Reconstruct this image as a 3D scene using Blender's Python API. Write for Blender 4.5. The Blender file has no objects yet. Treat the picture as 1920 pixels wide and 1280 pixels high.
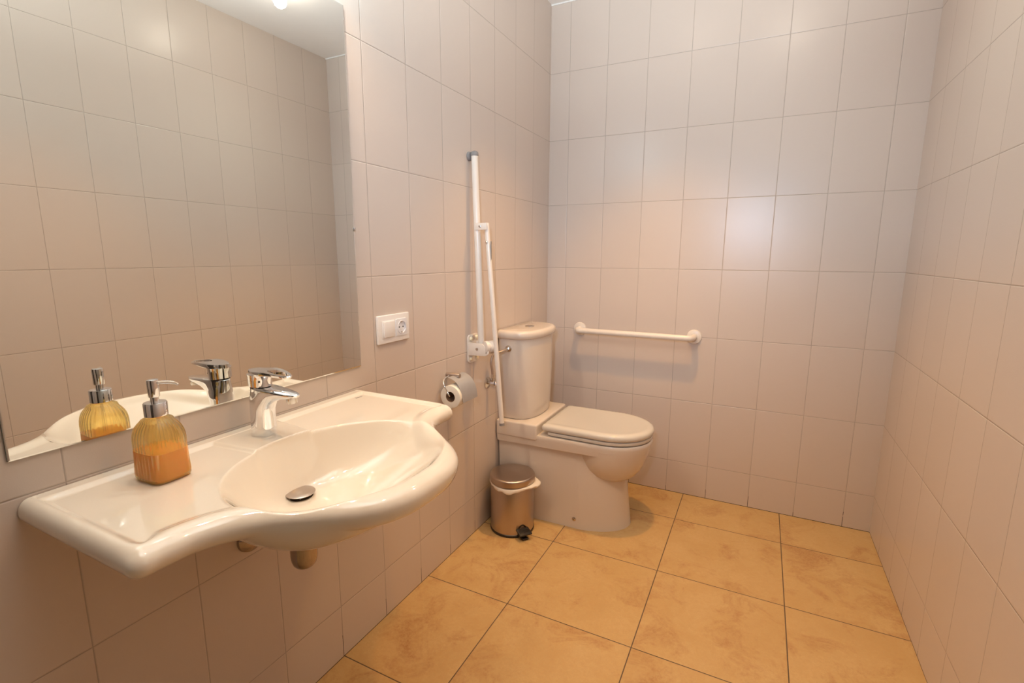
import bpy, bmesh, math, random
import numpy as np
from mathutils import Vector, Matrix
random.seed(4)
C = bpy.context.scene.collection
SC = bpy.context.scene
PI = math.pi

# ---------------------------------------------------------------- camera
cam_data = bpy.data.cameras.new('camera')
cam_data.sensor_width = 36.0
cam_data.lens = 36.0 * 924.84 / 1920
cam_data.clip_start = 0.02
cam = bpy.data.objects.new('camera', cam_data)
C.objects.link(cam)
RIGHT = Vector((0.8934288, 0.4491916, 0.00344715))
DOWN = Vector((0.08021839, -0.15199208, -0.98512102))
FWD = Vector((-0.44198415, 0.88041201, -0.17182753))
cm = Matrix((RIGHT, -DOWN, -FWD)).transposed().to_4x4()
cm.translation = Vector((1.07920, -2.59490, 1.24509))
cam.matrix_world = cm
SC.camera = cam

# ---------------------------------------------------------------- view and world
SC.view_settings.view_transform = 'Standard'
SC.view_settings.look = 'None'
SC.view_settings.gamma = 1.0
SC.view_settings.use_curve_mapping = False
SC.view_settings.exposure = 0.05
w = bpy.data.worlds.new('world')
SC.world = w
w.use_nodes = True
w.node_tree.nodes['Background'].inputs[0].default_value = (0.62, 0.75, 1.0, 1)
w.node_tree.nodes['Background'].inputs[1].default_value = 1.2

W, ZC, YR = 1.614, 2.516, -3.75      # room width, ceiling height, wall behind the camera

# ---------------------------------------------------------------- lights
def point(name, loc, power, color, radius):
    l = bpy.data.lights.new(name, 'POINT')
    l.energy = power; l.color = color; l.shadow_soft_size = radius
    o = bpy.data.objects.new(name, l); o.location = loc
    C.objects.link(o)
    return o
def area(name, loc, rot, power, color, sx, sy, spread=PI):
    l = bpy.data.lights.new(name, 'AREA')
    l.shape = 'RECTANGLE'; l.size = sx; l.size_y = sy; l.energy = power; l.color = color; l.spread = spread
    o = bpy.data.objects.new(name, l); o.location = loc; o.rotation_euler = rot
    C.objects.link(o)
    return o
def spot(name, loc, power, color, radius, cone, blend):
    l = bpy.data.lights.new(name, 'SPOT')
    l.energy = power; l.color = color; l.shadow_soft_size = radius; l.spot_size = math.radians(cone); l.spot_blend = blend
    o = bpy.data.objects.new(name, l); o.location = loc
    C.objects.link(o)
    return o
def aim(o, target):
    o.rotation_euler = (Vector(target) - o.location).to_track_quat('-Z', 'Y').to_euler()
COOL = (0.84, 0.955, 1.0)
AMBER = (1.0, 0.42, 0.07)
LAMP_C = [(1.12, -0.75), (0.98, -1.72), (0.65, -0.66)]       # the small ceiling lamps
spot('ceiling_bulb', (1.12, -0.75, 2.465), 7.0, (0.85, 1.0, 0.9), 0.03, 130, 1.0)
point('ceiling_bulb_glow', (1.12, -0.75, 2.45), 1.6, (1.0, 0.90, 0.75), 0.03)
spot('ceiling_bulb', (0.98, -1.72, 2.465), 34.0, (1.0, 0.40, 0.06), 0.03, 90, 1.0)
spot('ceiling_bulb', (0.65, -0.66, 2.465), 78.0, (1.0, 0.50, 0.11), 0.03, 86, 1.0)
MIRROR_L = (-2.12, -1.885, -1.65)            # the three spots of the lamp over the mirror
for ly in MIRROR_L:
    point('mirror_bulb', (0.085, ly, 2.06), 3.45, (0.68, 0.90, 1.0), 0.014)
    aim(spot('mirror_bulb_forward', (0.085, ly, 2.06), 6.0, (1.0, 0.55, 0.20), 0.014, 120, 0.9), (0.7, -1.2, 0.0))
# the photographer's flash head, tilted up at the ceiling, with a little spill forward
aim(spot('bounced_flash', (0.98, -2.60, 1.50), 235.0, COOL, 0.035, 86, 1.0), (0.80, -1.75, 2.5))
aim(spot('flash_spill', (0.965, -2.62, 1.500), 72.0, (0.56, 0.74, 1.0), 0.04, 84, 1.0), (0.40, 0, 1.80))

# ---------------------------------------------------------------- materials
def new_mat(name):
    m = bpy.data.materials.new(name); m.use_nodes = True
    nt = m.node_tree
    return m, nt, nt.nodes['Principled BSDF']
def setp(b, **k):
    for key, v in k.items():
        key = key.replace('_', ' ')
        if key in b.inputs:
            b.inputs[key].default_value = v
def N(nt, typ, **k):
    n = nt.nodes.new(typ)
    for a, v in k.items(): setattr(n, a, v)
    return n
def M(nt, op, a, b=None, c=None, clamp=False):
    n = nt.nodes.new('ShaderNodeMath'); n.operation = op; n.use_clamp = clamp
    for i, v in enumerate((a, b, c)):
        if v is None: continue
        if isinstance(v, (int, float)): n.inputs[i].default_value = v
        else: nt.links.new(v, n.inputs[i])
    return n.outputs[0]
def mixc(nt, fac, a, b):
    n = nt.nodes.new('ShaderNodeMix'); n.data_type = 'RGBA'
    for sock, v in ((n.inputs[0], fac), (n.inputs[6], a), (n.inputs[7], b)):
        if hasattr(v, 'links') or hasattr(v, 'is_output'): nt.links.new(v, sock)
        elif isinstance(v, (int, float)): sock.default_value = v
        else: sock.default_value = (*v, 1)
    return n.outputs[2]
def simple(name, col, rough=0.5, metal=0.0, noise=0.0, scale=60, coat=0.0, bump=0.0, **k):
    m, nt, b = new_mat(name)
    setp(b, Base_Color=(*col, 1), Roughness=rough, Metallic=metal, Coat_Weight=coat, Coat_Roughness=0.03, **k)
    if noise or bump:
        g = N(nt, 'ShaderNodeNewGeometry')
        n = N(nt, 'ShaderNodeTexNoise'); n.inputs['Scale'].default_value = scale; n.inputs['Detail'].default_value = 4
        nt.links.new(g.outputs['Position'], n.inputs['Vector'])
        if noise:
            c = mixc(nt, n.outputs[0], tuple(x * (1 - noise) for x in col), tuple(min(1, x * (1 + noise)) for x in col))
            nt.links.new(c, b.inputs['Base Color'])
        if bump:
            bp = N(nt, 'ShaderNodeBump'); bp.inputs['Strength'].default_value = bump; bp.inputs['Distance'].default_value = 0.001
            nt.links.new(n.outputs[0], bp.inputs['Height']); nt.links.new(bp.outputs[0], b.inputs['Normal'])
    return m

def tile_mat(name, axis, o1, s1, o2, s2, axis2, col, grout, gw, rough, floor=False):
    """grid of tiles along two world axes"""
    m, nt, b = new_mat(name)
    g = N(nt, 'ShaderNodeNewGeometry')
    sp = N(nt, 'ShaderNodeSeparateXYZ'); nt.links.new(g.outputs['Position'], sp.inputs[0])
    a = M(nt, 'DIVIDE', M(nt, 'SUBTRACT', sp.outputs[axis], o1), s1)
    c = M(nt, 'DIVIDE', M(nt, 'SUBTRACT', sp.outputs[axis2], o2), s2)
    def dist(v, s):   # metres from the nearest joint
        f = M(nt, 'FRACT', v)
        return M(nt, 'MULTIPLY', M(nt, 'MINIMUM', f, M(nt, 'SUBTRACT', 1.0, f)), s)
    da, dc = dist(a, s1), dist(c, s2)
    dm = M(nt, 'MINIMUM', da, dc)
    joint = M(nt, 'SUBTRACT', 1.0, M(nt, 'DIVIDE', dm, gw, clamp=True))
    jmask = M(nt, 'GREATER_THAN', joint, 0.02)
    jm = M(nt, 'LESS_THAN', dm, gw)
    ids = N(nt, 'ShaderNodeCombineXYZ')
    nt.links.new(M(nt, 'FLOOR', a), ids.inputs[0]); nt.links.new(M(nt, 'FLOOR', c), ids.inputs[1])
    wn = N(nt, 'ShaderNodeTexWhiteNoise'); wn.noise_dimensions = '3D'
    nt.links.new(ids.outputs[0], wn.inputs['Vector'])
    if floor:
        def noise(scale, detail, dist_=0.0, rough_=0.6):
            n = N(nt, 'ShaderNodeTexNoise'); n.inputs['Scale'].default_value = scale; n.inputs['Detail'].default_value = detail
            n.inputs['Distortion'].default_value = dist_; n.inputs['Roughness'].default_value = rough_
            off = N(nt, 'ShaderNodeVectorMath'); off.operation = 'MULTIPLY_ADD'
            nt.links.new(wn.outputs['Color'], off.inputs[0]); off.inputs[1].default_value = (7, 7, 7)
            nt.links.new(g.outputs['Position'], off.inputs[2])
            nt.links.new(off.outputs[0], n.inputs['Vector'])
            return n.outputs[0]
        def ramp(v, p0, p1):
            mr = N(nt, 'ShaderNodeMapRange'); mr.inputs[1].default_value = p0; mr.inputs[2].default_value = p1
            nt.links.new(v, mr.inputs[0]); return mr.outputs[0]
        big = ramp(noise(5.5, 5, 0.6), 0.40, 0.66)
        fine = ramp(noise(70, 8, 0.4, 0.75), 0.36, 0.68)
        stain = M(nt, 'MULTIPLY', ramp(noise(6.5, 9, 0.7, 0.72), 0.50, 0.66), ramp(noise(95, 6, 0.2, 0.8), 0.30, 0.62))
        speck = ramp(noise(260, 2), 0.35, 0.65)
        c1 = mixc(nt, big, col, tuple(x * y for x, y in zip(col, (0.90, 0.85, 0.76))))
        c2 = mixc(nt, M(nt, 'MULTIPLY', fine, 0.62), c1, tuple(x * y for x, y in zip(col, (0.86, 0.76, 0.62))))
        c3 = mixc(nt, M(nt, 'MULTIPLY', stain, 1.0, clamp=True), c2, tuple(x * y for x, y in zip(col, (0.62, 0.42, 0.30))))
        c4 = mixc(nt, M(nt, 'MULTIPLY', speck, 0.35), c3, tuple(x * 0.8 for x in col))
        basec = c4
        height = M(nt, 'MULTIPLY', fine, 0.25)
    else:
        n = N(nt, 'ShaderNodeTexNoise'); n.inputs['Scale'].default_value = 1.0; n.inputs['Detail'].default_value = 3
        mp = N(nt, 'ShaderNodeVectorMath'); mp.operation = 'MULTIPLY'; mp.inputs[1].default_value = (420, 420, 420)
        nt.links.new(g.outputs['Position'], mp.inputs[0]); nt.links.new(mp.outputs[0], n.inputs['Vector'])
        v = M(nt, 'MULTIPLY_ADD', wn.outputs[0], 0.03, 0.985)
        hsv = N(nt, 'ShaderNodeHueSaturation'); hsv.inputs['Color'].default_value = (*col, 1)
        nt.links.new(v, hsv.inputs['Value'])
        basec = hsv.outputs[0]
        height = M(nt, 'MULTIPLY', n.outputs[0], 0.10)
    jcol = grout
    if not floor:   # dirt lines low down in the upright joints
        lowz = M(nt, 'LESS_THAN', sp.outputs[2], 0.075)
        nz = N(nt, 'ShaderNodeTexNoise'); nz.inputs['Scale'].default_value = 11
        nt.links.new(g.outputs['Position'], nz.inputs['Vector'])
        dirt = M(nt, 'MULTIPLY', lowz, M(nt, 'GREATER_THAN', nz.outputs[0], M(nt, 'MULTIPLY_ADD', sp.outputs[2], 4.0, 0.30)))
        foot = M(nt, 'LESS_THAN', sp.outputs[2], 0.0025)
        jcol = mixc(nt, M(nt, 'MAXIMUM', dirt, foot), grout, (0.05, 0.035, 0.025))
        jm = M(nt, 'MAXIMUM', jm, foot)
    else:
        nz = N(nt, 'ShaderNodeTexNoise'); nz.inputs['Scale'].default_value = 5
        nt.links.new(g.outputs['Position'], nz.inputs['Vector'])
        jcol = mixc(nt, nz.outputs[0], grout, tuple(x * 2.2 for x in grout))
    nt.links.new(mixc(nt, jm, basec, jcol), b.inputs['Base Color'])
    bp = N(nt, 'ShaderNodeBump'); bp.inputs['Strength'].default_value = 0.6; bp.inputs['Distance'].default_value = 0.0016
    edge = M(nt, 'DIVIDE', dm, gw * 2.6, clamp=True)
    nt.links.new(M(nt, 'ADD', edge, height), bp.inputs['Height'])
    if not floor:   # tiles are not laid in one perfect plane
        tilt = N(nt, 'ShaderNodeVectorMath'); tilt.operation = 'MULTIPLY_ADD'
        nt.links.new(wn.outputs['Color'], tilt.inputs[0]); tilt.inputs[1].default_value = (0.016, 0.016, 0.016)
        tilt.inputs[2].default_value = (-0.008, -0.008, -0.008)
        ad = N(nt, 'ShaderNodeVectorMath'); ad.operation = 'ADD'
        nt.links.new(bp.outputs[0], ad.inputs[0]); nt.links.new(tilt.outputs[0], ad.inputs[1])
        nn = N(nt, 'ShaderNodeVectorMath'); nn.operation = 'NORMALIZE'
        nt.links.new(ad.outputs[0], nn.inputs[0]); nt.links.new(nn.outputs[0], b.inputs['Normal'])
    else:
        nt.links.new(bp.outputs[0], b.inputs['Normal'])
    nt.links.new(M(nt, 'MULTIPLY_ADD', jm, 0.5, rough, clamp=True), b.inputs['Roughness'])
    return m

WALLC = (0.64, 0.54, 0.465)
GROUT = (0.47, 0.395, 0.335)
X0, Y0, TW, Z0, TH = 0.1064, 0.4159, 0.2, 0.1745, 0.3348
m_back = tile_mat('wall_tiles_back', 0, X0, TW, Z0, TH, 2, WALLC, GROUT, 0.0010, 0.30)
m_left = tile_mat('wall_tiles_left', 1, -Y0, TW, Z0, TH, 2, WALLC, GROUT, 0.0010, 0.30)
m_right = tile_mat('wall_tiles_right', 1, -0.196, TW, Z0, TH, 2, WALLC, GROUT, 0.0010, 0.30)
m_floor = tile_mat('floor_tiles', 0, 0.3483, 0.4498, -0.2839, 0.4431, 1, (0.60, 0.40, 0.175), (0.075, 0.05, 0.032), 0.0017, 0.42, floor=True)
m_ceil = simple('ceiling_plaster', (0.88, 0.85, 0.81), 0.8, noise=0.02, scale=14, bump=0.1)
m_trim = simple('ceiling_trim_paint', (0.86, 0.84, 0.80), 0.5, noise=0.01)
m_ceramic = simple('glazed_ceramic', (0.82, 0.74, 0.62), 0.06, coat=1.0, noise=0.006, scale=5)
m_cer_wc = simple('toilet_ceramic', (0.71, 0.615, 0.515), 0.16, coat=0.4, noise=0.006, scale=5)
m_seat = simple('seat_plastic', (0.64, 0.59, 0.51), 0.12, coat=0.6, noise=0.006, scale=5)
m_chrome = simple('chrome', (0.86, 0.86, 0.87), 0.05, 1.0, noise=0.01)
m_chrome_d = simple('worn_chrome', (0.66, 0.62, 0.57), 0.2, 1.0, noise=0.08, scale=90)
m_steel = simple('brushed_steel', (0.52, 0.44, 0.38), 0.30, 1.0, noise=0.05, scale=200)
m_pipe = simple('dimmed_chrome', (0.40, 0.35, 0.32), 0.09, 1.0, noise=0.15, scale=40)  # chrome with a darkened colour, to dim its bright reflection of the floor
m_dark = simple('dark_metal', (0.06, 0.045, 0.035), 0.5, 0.6, noise=0.1)  # one dark metal for the drain ring, screw cap and screw socket
m_white = simple('white_coated_steel', (0.78, 0.70, 0.61), 0.28, coat=0.2, noise=0.01)
m_plastic = simple('white_plastic', (0.86, 0.83, 0.80), 0.32, noise=0.01)
m_plastic_w = simple('socket_face_plastic', (0.80, 0.80, 0.82), 0.35, noise=0.01)
m_cream = simple('cream_plastic', (0.84, 0.74, 0.52), 0.4, noise=0.02)
m_rubber = simple('grey_rubber', (0.24, 0.22, 0.21), 0.7, noise=0.08, scale=150)
m_black = simple('black_plastic', (0.018, 0.014, 0.012), 0.35, noise=0.1)
m_paper = simple('tissue_paper', (0.86, 0.80, 0.68), 0.95, noise=0.02, scale=220, bump=0.4)
m_card = simple('cardboard_core', (0.26, 0.15, 0.08), 0.9, noise=0.1)
m_cover = simple('matt_steel_cover', (0.50, 0.50, 0.51), 0.5, 0.7, noise=0.03)
m_hose = simple('braided_hose', (0.50, 0.42, 0.36), 0.45, 0.8, noise=0.35, scale=700)
m_bag = simple('thin_white_plastic_bag', (0.88, 0.80, 0.70), 0.45, noise=0.03, Transmission_Weight=0.12)
m_soap = simple('orange_liquid_soap', (1.0, 0.50, 0.19), 0.35, noise=0.02, scale=12, Subsurface_Weight=0.4, Subsurface_Scale=0.02)
m_clearp = simple('clear_plastic_spout', (0.92, 0.90, 0.88), 0.08, Transmission_Weight=0.85, noise=0.01)
m_grey_ink = simple('grey_print', (0.36, 0.30, 0.26), 0.5, noise=0.02)
m_door = simple('dark_door_leaf', (0.05, 0.035, 0.025), 0.4, noise=0.1, scale=20)
m_mirror, nt, b = new_mat('silvered_mirror')
setp(b, Base_Color=(0.83, 0.85, 0.79, 1), Metallic=1.0, Roughness=0.0)
nn_ = N(nt, 'ShaderNodeTexNoise'); nn_.inputs['Scale'].default_value = 2
nt.links.new(mixc(nt, nn_.outputs[0], (0.84, 0.865, 0.85), (0.85, 0.875, 0.86)), b.inputs['Base Color'])
m_medge = simple('mirror_glass_edge', (0.20, 0.23, 0.20), 0.2, 0.3, noise=0.02)
m_glass, nt, b = new_mat('amber_glass')
setp(b, Base_Color=(1.0, 0.77, 0.36, 1), Roughness=0.01, Transmission_Weight=1.0, IOR=1.42)
nn_ = N(nt, 'ShaderNodeTexNoise'); nn_.inputs['Scale'].default_value = 9
nt.links.new(mixc(nt, nn_.outputs[0], (1.0, 0.89, 0.58), (1.0, 0.86, 0.50)), b.inputs['Base Color'])
# part of the light goes straight through the thin glass wall
tr_ = N(nt, 'ShaderNodeBsdfTransparent'); tr_.inputs[0].default_value = (1.0, 0.92, 0.64, 1)
mx_ = N(nt, 'ShaderNodeMixShader'); mx_.inputs[0].default_value = 0.28
nt.links.new(b.outputs[0], mx_.inputs[1]); nt.links.new(tr_.outputs[0], mx_.inputs[2])
nt.links.new(mx_.outputs[0], nt.nodes['Material Output'].inputs[0])
m_bulb, nt, b = new_mat('lamp_diffuser')
setp(b, Base_Color=(0.9, 0.88, 0.84, 1), Roughness=0.4, Emission_Color=(1.0, 0.86, 0.68, 1), Emission_Strength=14.0)
m_pane, nt, b = new_mat('window_glass')
setp(b, Base_Color=(0.95, 0.98, 1.0, 1), Roughness=0.0, Transmission_Weight=1.0, IOR=1.05)

# ---------------------------------------------------------------- helpers
def finish(name, bm, mat, parent=None, smooth=True, angle=35, loc=None):
    bmesh.ops.recalc_face_normals(bm, faces=bm.faces)
    me = bpy.data.meshes.new(name)
    if smooth:
        for f in bm.faces: f.smooth = True
        for e in bm.edges:
            if len(e.link_faces) == 2 and e.calc_face_angle(0) > math.radians(angle): e.smooth = False
    bm.to_mesh(me); bm.free()
    me.materials.append(mat)
    o = bpy.data.objects.new(name, me)
    C.objects.link(o)
    if parent is not None:
        o.parent = parent
        base = parent
        off = Vector((0, 0, 0))
        while base is not None:
            off += base.location; base = base.parent
        for v in me.vertices: v.co -= off
    return o
def thing(name, label, cat, loc=(0, 0, 0), group=None):
    o = bpy.data.objects.new(name, None); C.objects.link(o)
    o.location = loc; o.empty_display_size = 0.05
    o['label'] = label; o['category'] = cat
    if group: o['group'] = group
    return o
def tag(o, label, cat, group=None):
    o['label'] = label; o['category'] = cat
    if group: o['group'] = group
    return o
def struct(o):
    o['kind'] = 'structure'; return o
def loft(bm, secs, cap0=True, cap1=True, closed=True):
    rows = [[bm.verts.new(p) for p in s] for s in secs]
    n = len(rows[0])
    for a, b2 in zip(rows, rows[1:]):
        for i in range(n if closed else n - 1):
            j = (i + 1) % n
            bm.faces.new((a[i], a[j], b2[j], b2[i]))
    if closed and cap0: bm.faces.new(rows[0][::-1])
    if closed and cap1: bm.faces.new(rows[-1])
    return rows
def basis(d):
    d = Vector(d).normalized()
    u = d.cross(Vector((0, 0, 1)))
    if u.length < 1e-3: u = Vector((1, 0, 0))
    u.normalize()
    return u, d.cross(u)
def tube(bm, pts, r, n=20, cap=True):
    pts = [Vector(p) for p in pts]
    rs = r if isinstance(r, (list, tuple)) else [r] * len(pts)
    secs = []
    pu = None
    for i, p in enumerate(pts):
        d = (pts[min(i + 1, len(pts) - 1)] - pts[max(i - 1, 0)]).normalized()
        if pu is None: u, v = basis(d)
        else:
            u = (pu - d * pu.dot(d)).normalized(); v = d.cross(u)
        pu = u
        secs.append([p + (u * math.cos(2 * PI * k / n) + v * math.sin(2 * PI * k / n)) * rs[i] for k in range(n)])
    loft(bm, secs, cap, cap)
def curve(ctrl, n=10):
    """Catmull-Rom through the control points"""
    P = [Vector(p) for p in ctrl]; P = [P[0] * 2 - P[1]] + P + [P[-1] * 2 - P[-2]]
    out = []
    for i in range(1, len(P) - 2):
        for k in range(n):
            t = k / n
            a, b2, c, d = P[i - 1], P[i], P[i + 1], P[i + 2]
            out.append(0.5 * ((2 * b2) + (c - a) * t + (2 * a - 5 * b2 + 4 * c - d) * t * t + (-a + 3 * b2 - 3 * c + d) * t ** 3))
    out.append(P[-2]); return out
def lathe(bm, prof, c, axis=(0, 0, 1), n=48):
    """prof: list of (radius, height along axis) from centre c"""
    c = Vector(c); ax = Vector(axis).normalized(); u, v = basis(ax)
    secs = []
    for r, h in prof:
        r = max(r, 1e-5)
        secs.append([c + ax * h + (u * math.cos(2 * PI * k / n) + v * math.sin(2 * PI * k / n)) * r for k in range(n)])
    loft(bm, secs)
def box(bm, x0, x1, y0, y1, z0, z1, bev=0.0, seg=3, mat=None):
    r = bmesh.ops.create_cube(bm, size=1.0)
    vs = r['verts']
    for v in vs:
        v.co = Vector((x0 + (v.co.x + .5) * (x1 - x0), y0 + (v.co.y + .5) * (y1 - y0), z0 + (v.co.z + .5) * (z1 - z0)))
        if mat is not None: v.co = mat @ v.co
    if bev:
        es = [e for e in bm.edges if e.verts[0] in vs and e.verts[1] in vs]
        bmesh.ops.bevel(bm, geom=es, offset=bev, segments=seg, affect='EDGES', profile=0.5)
def prism(bm, pts2, plane, a, b2, bev=0.0, seg=2):
    """extrude a polygon; plane 'y': points are (x, z), extruded from y=a to y=b2; 'x': (y, z); 'z': (x, y)"""
    def mk(p, h):
        return {'y': (p[0], h, p[1]), 'x': (h, p[0], p[1]), 'z': (p[0], p[1], h)}[plane]
    lo = [bm.verts.new(mk(p, a)) for p in pts2]; hi = [bm.verts.new(mk(p, b2)) for p in pts2]
    n = len(lo); fs = []
    for i in range(n): fs.append(bm.faces.new((lo[i], lo[(i + 1) % n], hi[(i + 1) % n], hi[i])))
    fs.append(bm.faces.new(lo[::-1])); fs.append(bm.faces.new(hi))
    bmesh.ops.recalc_face_normals(bm, faces=fs)
    if bev:
        es = [e for e in bm.edges if e.verts[0] in lo + hi and e.verts[1] in lo + hi and e.calc_face_angle(0) > 0.6]
        bmesh.ops.bevel(bm, geom=es, offset=bev, segments=seg, affect='EDGES', profile=0.5)
def NB(): return bmesh.new()
def smoothstep(t):
    t = np.clip(t, 0, 1); return t * t * (3 - 2 * t)

# ---------------------------------------------------------------- room shell
T = 0.12
bm = NB(); box(bm, -T, 0, YR - T, T, -0.1, ZC + 0.1); struct(finish('wall_left', bm, m_left, smooth=False))
bm = NB(); box(bm, 0, W, 0, T, -0.1, ZC + 0.1); struct(finish('wall_back', bm, m_back, smooth=False))
bm = NB(); box(bm, W, W + T, YR - T, T, -0.1, ZC + 0.1); struct(finish('wall_right', bm, m_right, smooth=False))
bm = NB(); box(bm, 0, W, YR, 0, -0.1, 0); struct(finish('floor', bm, m_floor, smooth=False))
bm = NB(); box(bm, 0, W, YR, 0, ZC, ZC + 0.1); struct(finish('ceiling', bm, m_ceil, smooth=False))
# wall behind the camera; unseen door added dark for the chrome to reflect
bm = NB(); box(bm, 0, W, YR - T, YR, 0, ZC); struct(finish('wall_front', bm, m_back, smooth=False))
bm = NB(); box(bm, 0.55, 1.40, YR + 0.001, YR + 0.04, 0.001, 2.05, 0.004); struct(finish('added_door_1', bm, m_door, smooth=False))
# thin painted strip under the ceiling
bm = NB(); box(bm, 0.0, W, -0.006, 0, ZC - 0.006, ZC); struct(finish('trim_1', bm, m_trim, smooth=False))

# ---------------------------------------------------------------- mirror
mt = thing('wall_mirror', 'large frameless rectangular mirror on the tiled wall above the washbasin', 'mirror', (0, -1.885, 0.91))
my0, my1, mz0, mz1 = -2.286, -1.484, 0.910, 1.912
bm = NB(); box(bm, 0.0005, 0.0050, my0, my1, mz0, mz1, 0.0)
finish('glass_edge', bm, m_medge, mt, smooth=False)
bm = NB()
vs = [bm.verts.new(p) for p in ((0.0052, my0, mz0), (0.0052, my1, mz0), (0.0052, my1, mz1), (0.0052, my0, mz1))]
iv = [bm.verts.new(p) for p in ((0.0058, my0 + .0025, mz0 + .0025), (0.0058, my1 - .0025, mz0 + .0025), (0.0058, my1 - .0025, mz1 - .0025), (0.0058, my0 + .0025, mz1 - .0025))]
for i in range(4): bm.faces.new((vs[i], vs[(i + 1) % 4], iv[(i + 1) % 4], iv[i]))
bm.faces.new(iv)
finish('reflecting_face', bm, m_mirror, mt, smooth=False)
bm = NB(); box(bm, 0.0005, 0.009, my1 - 0.004, my1 + 0.003, 1.312, 1.324, 0.001); finish('mirror_clip', bm, m_chrome, mt)

# ---------------------------------------------------------------- washbasin
YB = -1.885
prof = [(0, .566), (.06, .561), (.115, .539), (.160, .500), (.200, .448), (.237, .400), (.272, .368), (.312, .350), (.350, .346), (.376, .346)]
half = [Vector((x, v, 0)) for v, x in prof]
hc = curve(half, 8)
corner = [Vector((.346 - .022 + .022 * math.cos(a), .378 + .022 * math.sin(a), 0)) for a in np.linspace(0.15, PI / 2, 8)]
side = [Vector((x, .400, 0)) for x in np.linspace(.30, .0, 20)]
right = [p for p in hc] + corner + side
OUT = [(p.x, p.y) for p in right]
back = [(0.0, v) for v in np.linspace(.39, -.39, 60)]
left = [(x, -v) for x, v in OUT[::-1]]
poly = np.array(OUT + back + left[:-1])          # closed loop
front_open = np.array(left + OUT[1:])            # rolled edge: sides and front only
def seg_dist(P, L):
    best = np.full(len(P), 1e9)
    for a, b2 in zip(L[:-1], L[1:]):
        ab = b2 - a; l2 = (ab ** 2).sum()
        if l2 < 1e-12: continue
        t = np.clip(((P - a) @ ab) / l2, 0, 1)
        best = np.minimum(best, np.sqrt((((P - a) - t[:, None] * ab) ** 2).sum(1)))
    return best
D0 = np.array([0.193, 0.0])                      # the drain
EC, EA, EB = np.array([0.330, 0.0]), 0.186, 0.232
def gauge(P, grow=1.0):
    d = P - D0; L = np.sqrt((d ** 2).sum(1)) + 1e-9; u = d / L[:, None]
    ea, eb = EA * grow, EB * grow
    o = D0 - EC
    A = (u[:, 0] / ea) ** 2 + (u[:, 1] / eb) ** 2
    B = 2 * (o[0] * u[:, 0] / ea ** 2 + o[1] * u[:, 1] / eb ** 2)
    Cc = (o[0] / ea) ** 2 + (o[1] / eb) ** 2 - 1
    R = (-B + np.sqrt(B * B - 4 * A * Cc)) / (2 * A)
    return L / R
ZTOP, RV, RH, RB = 0.839, 0.0240, 0.031, 0.026
def basin_z(P):
    d = seg_dist(P, front_open)
    x, v = P[:, 0], P[:, 1]
    deck = 0.8325
    ws = smoothstep((0.062 - (0.4 - np.abs(v))) / 0.03) * smoothstep((0.345 - x) / 0.05)
    rh = RH + (0.0185 - RH) * ws                 # the roll is slimmer along the two sides
    rim = ZTOP - RV + RV * np.sqrt(np.clip(1 - (1 - np.clip(d / rh, 0, 1)) ** 2, 0, 1))
    k = smoothstep((d - rh) / (0.90 * rh))
    z = rim * (1 - k) + deck * k
    lip = 1 - smoothstep((x - 0.022) / 0.014)
    z = np.where(d > 0.0195, np.maximum(z, deck + (ZTOP - deck) * lip * smoothstep((d - 0.0195) / 0.004)), z)
    led = (1 - smoothstep((np.abs(v) - 0.082 + 0.10 * x) / 0.010)) * (1 - smoothstep((x - 0.150) / 0.02))
    z = np.where(led > 0, np.maximum(z, deck + 0.0055 * led), z)
    e = gauge(P)
    dep = np.where(e < 1.03, 0.121 * np.clip(1 - (np.clip(e, 0, 1.03) / 1.03) ** 2.8, 0, 1) ** 1.22, 0)
    z = z - dep
    e2 = gauge(P, 1.10)
    kk = smoothstep((d - RB) / 0.03)
    rvb = RV + 0.009 * smoothstep((x - 0.33) / 0.12)
    zb_edge = ZTOP - RV - rvb * np.sqrt(np.clip(1 - (1 - np.clip(d / RB, 0, 1)) ** 2, 0, 1))
    zb = zb_edge + 0.006 * kk - np.where(e2 < 1, 0.135 * np.clip(1 - np.clip(e2, 0, 1) ** 2.4, 0, 1) ** 1.0, 0)
    zb = np.minimum(zb, z - 0.006 * np.clip(d / 0.01, 0, 1))
    return z, zb
NT = 560
# rays from the drain, evenly spaced along the outline
seg = np.sqrt(((np.roll(poly, -1, 0) - poly) ** 2).sum(1)); cum = np.concatenate([[0], np.cumsum(seg)])
tot = cum[-1]
pc = np.vstack([poly, poly[:1]])
s_ = np.linspace(0, tot, NT, endpoint=False)
OL = np.stack([np.interp(s_, cum, pc[:, 0]), np.interp(s_, cum, pc[:, 1])], 1)
NRR = 170
ts = 1 - (1 - np.linspace(0, 1, NRR)) ** 1.5
bm = NB()
top_rows, bot_rows = [], []
for t in ts[1:]:
    P = D0 + (OL - D0) * t
    zt, zb = basin_z(P)
    top_rows.append([(p[0] + 0.001, YB + p[1], z) for p, z in zip(P, zt)])
    bot_rows.append([(p[0] + 0.001, YB + p[1], z) for p, z in zip(P, zb)])
loft(bm, top_rows + bot_rows[::-1])
bmesh.ops.remove_doubles(bm, verts=bm.verts, dist=1e-5)
basin = thing('washbasin', 'wide cream white ceramic washbasin with bowed front, fixed to the wall under the mirror', 'washbasin', (0.0, YB, 0.80))
finish('basin_bowl', bm, m_ceramic, basin, angle=80)
zt0 = basin_z(D0[None] + 1e-4)[0][0]
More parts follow.
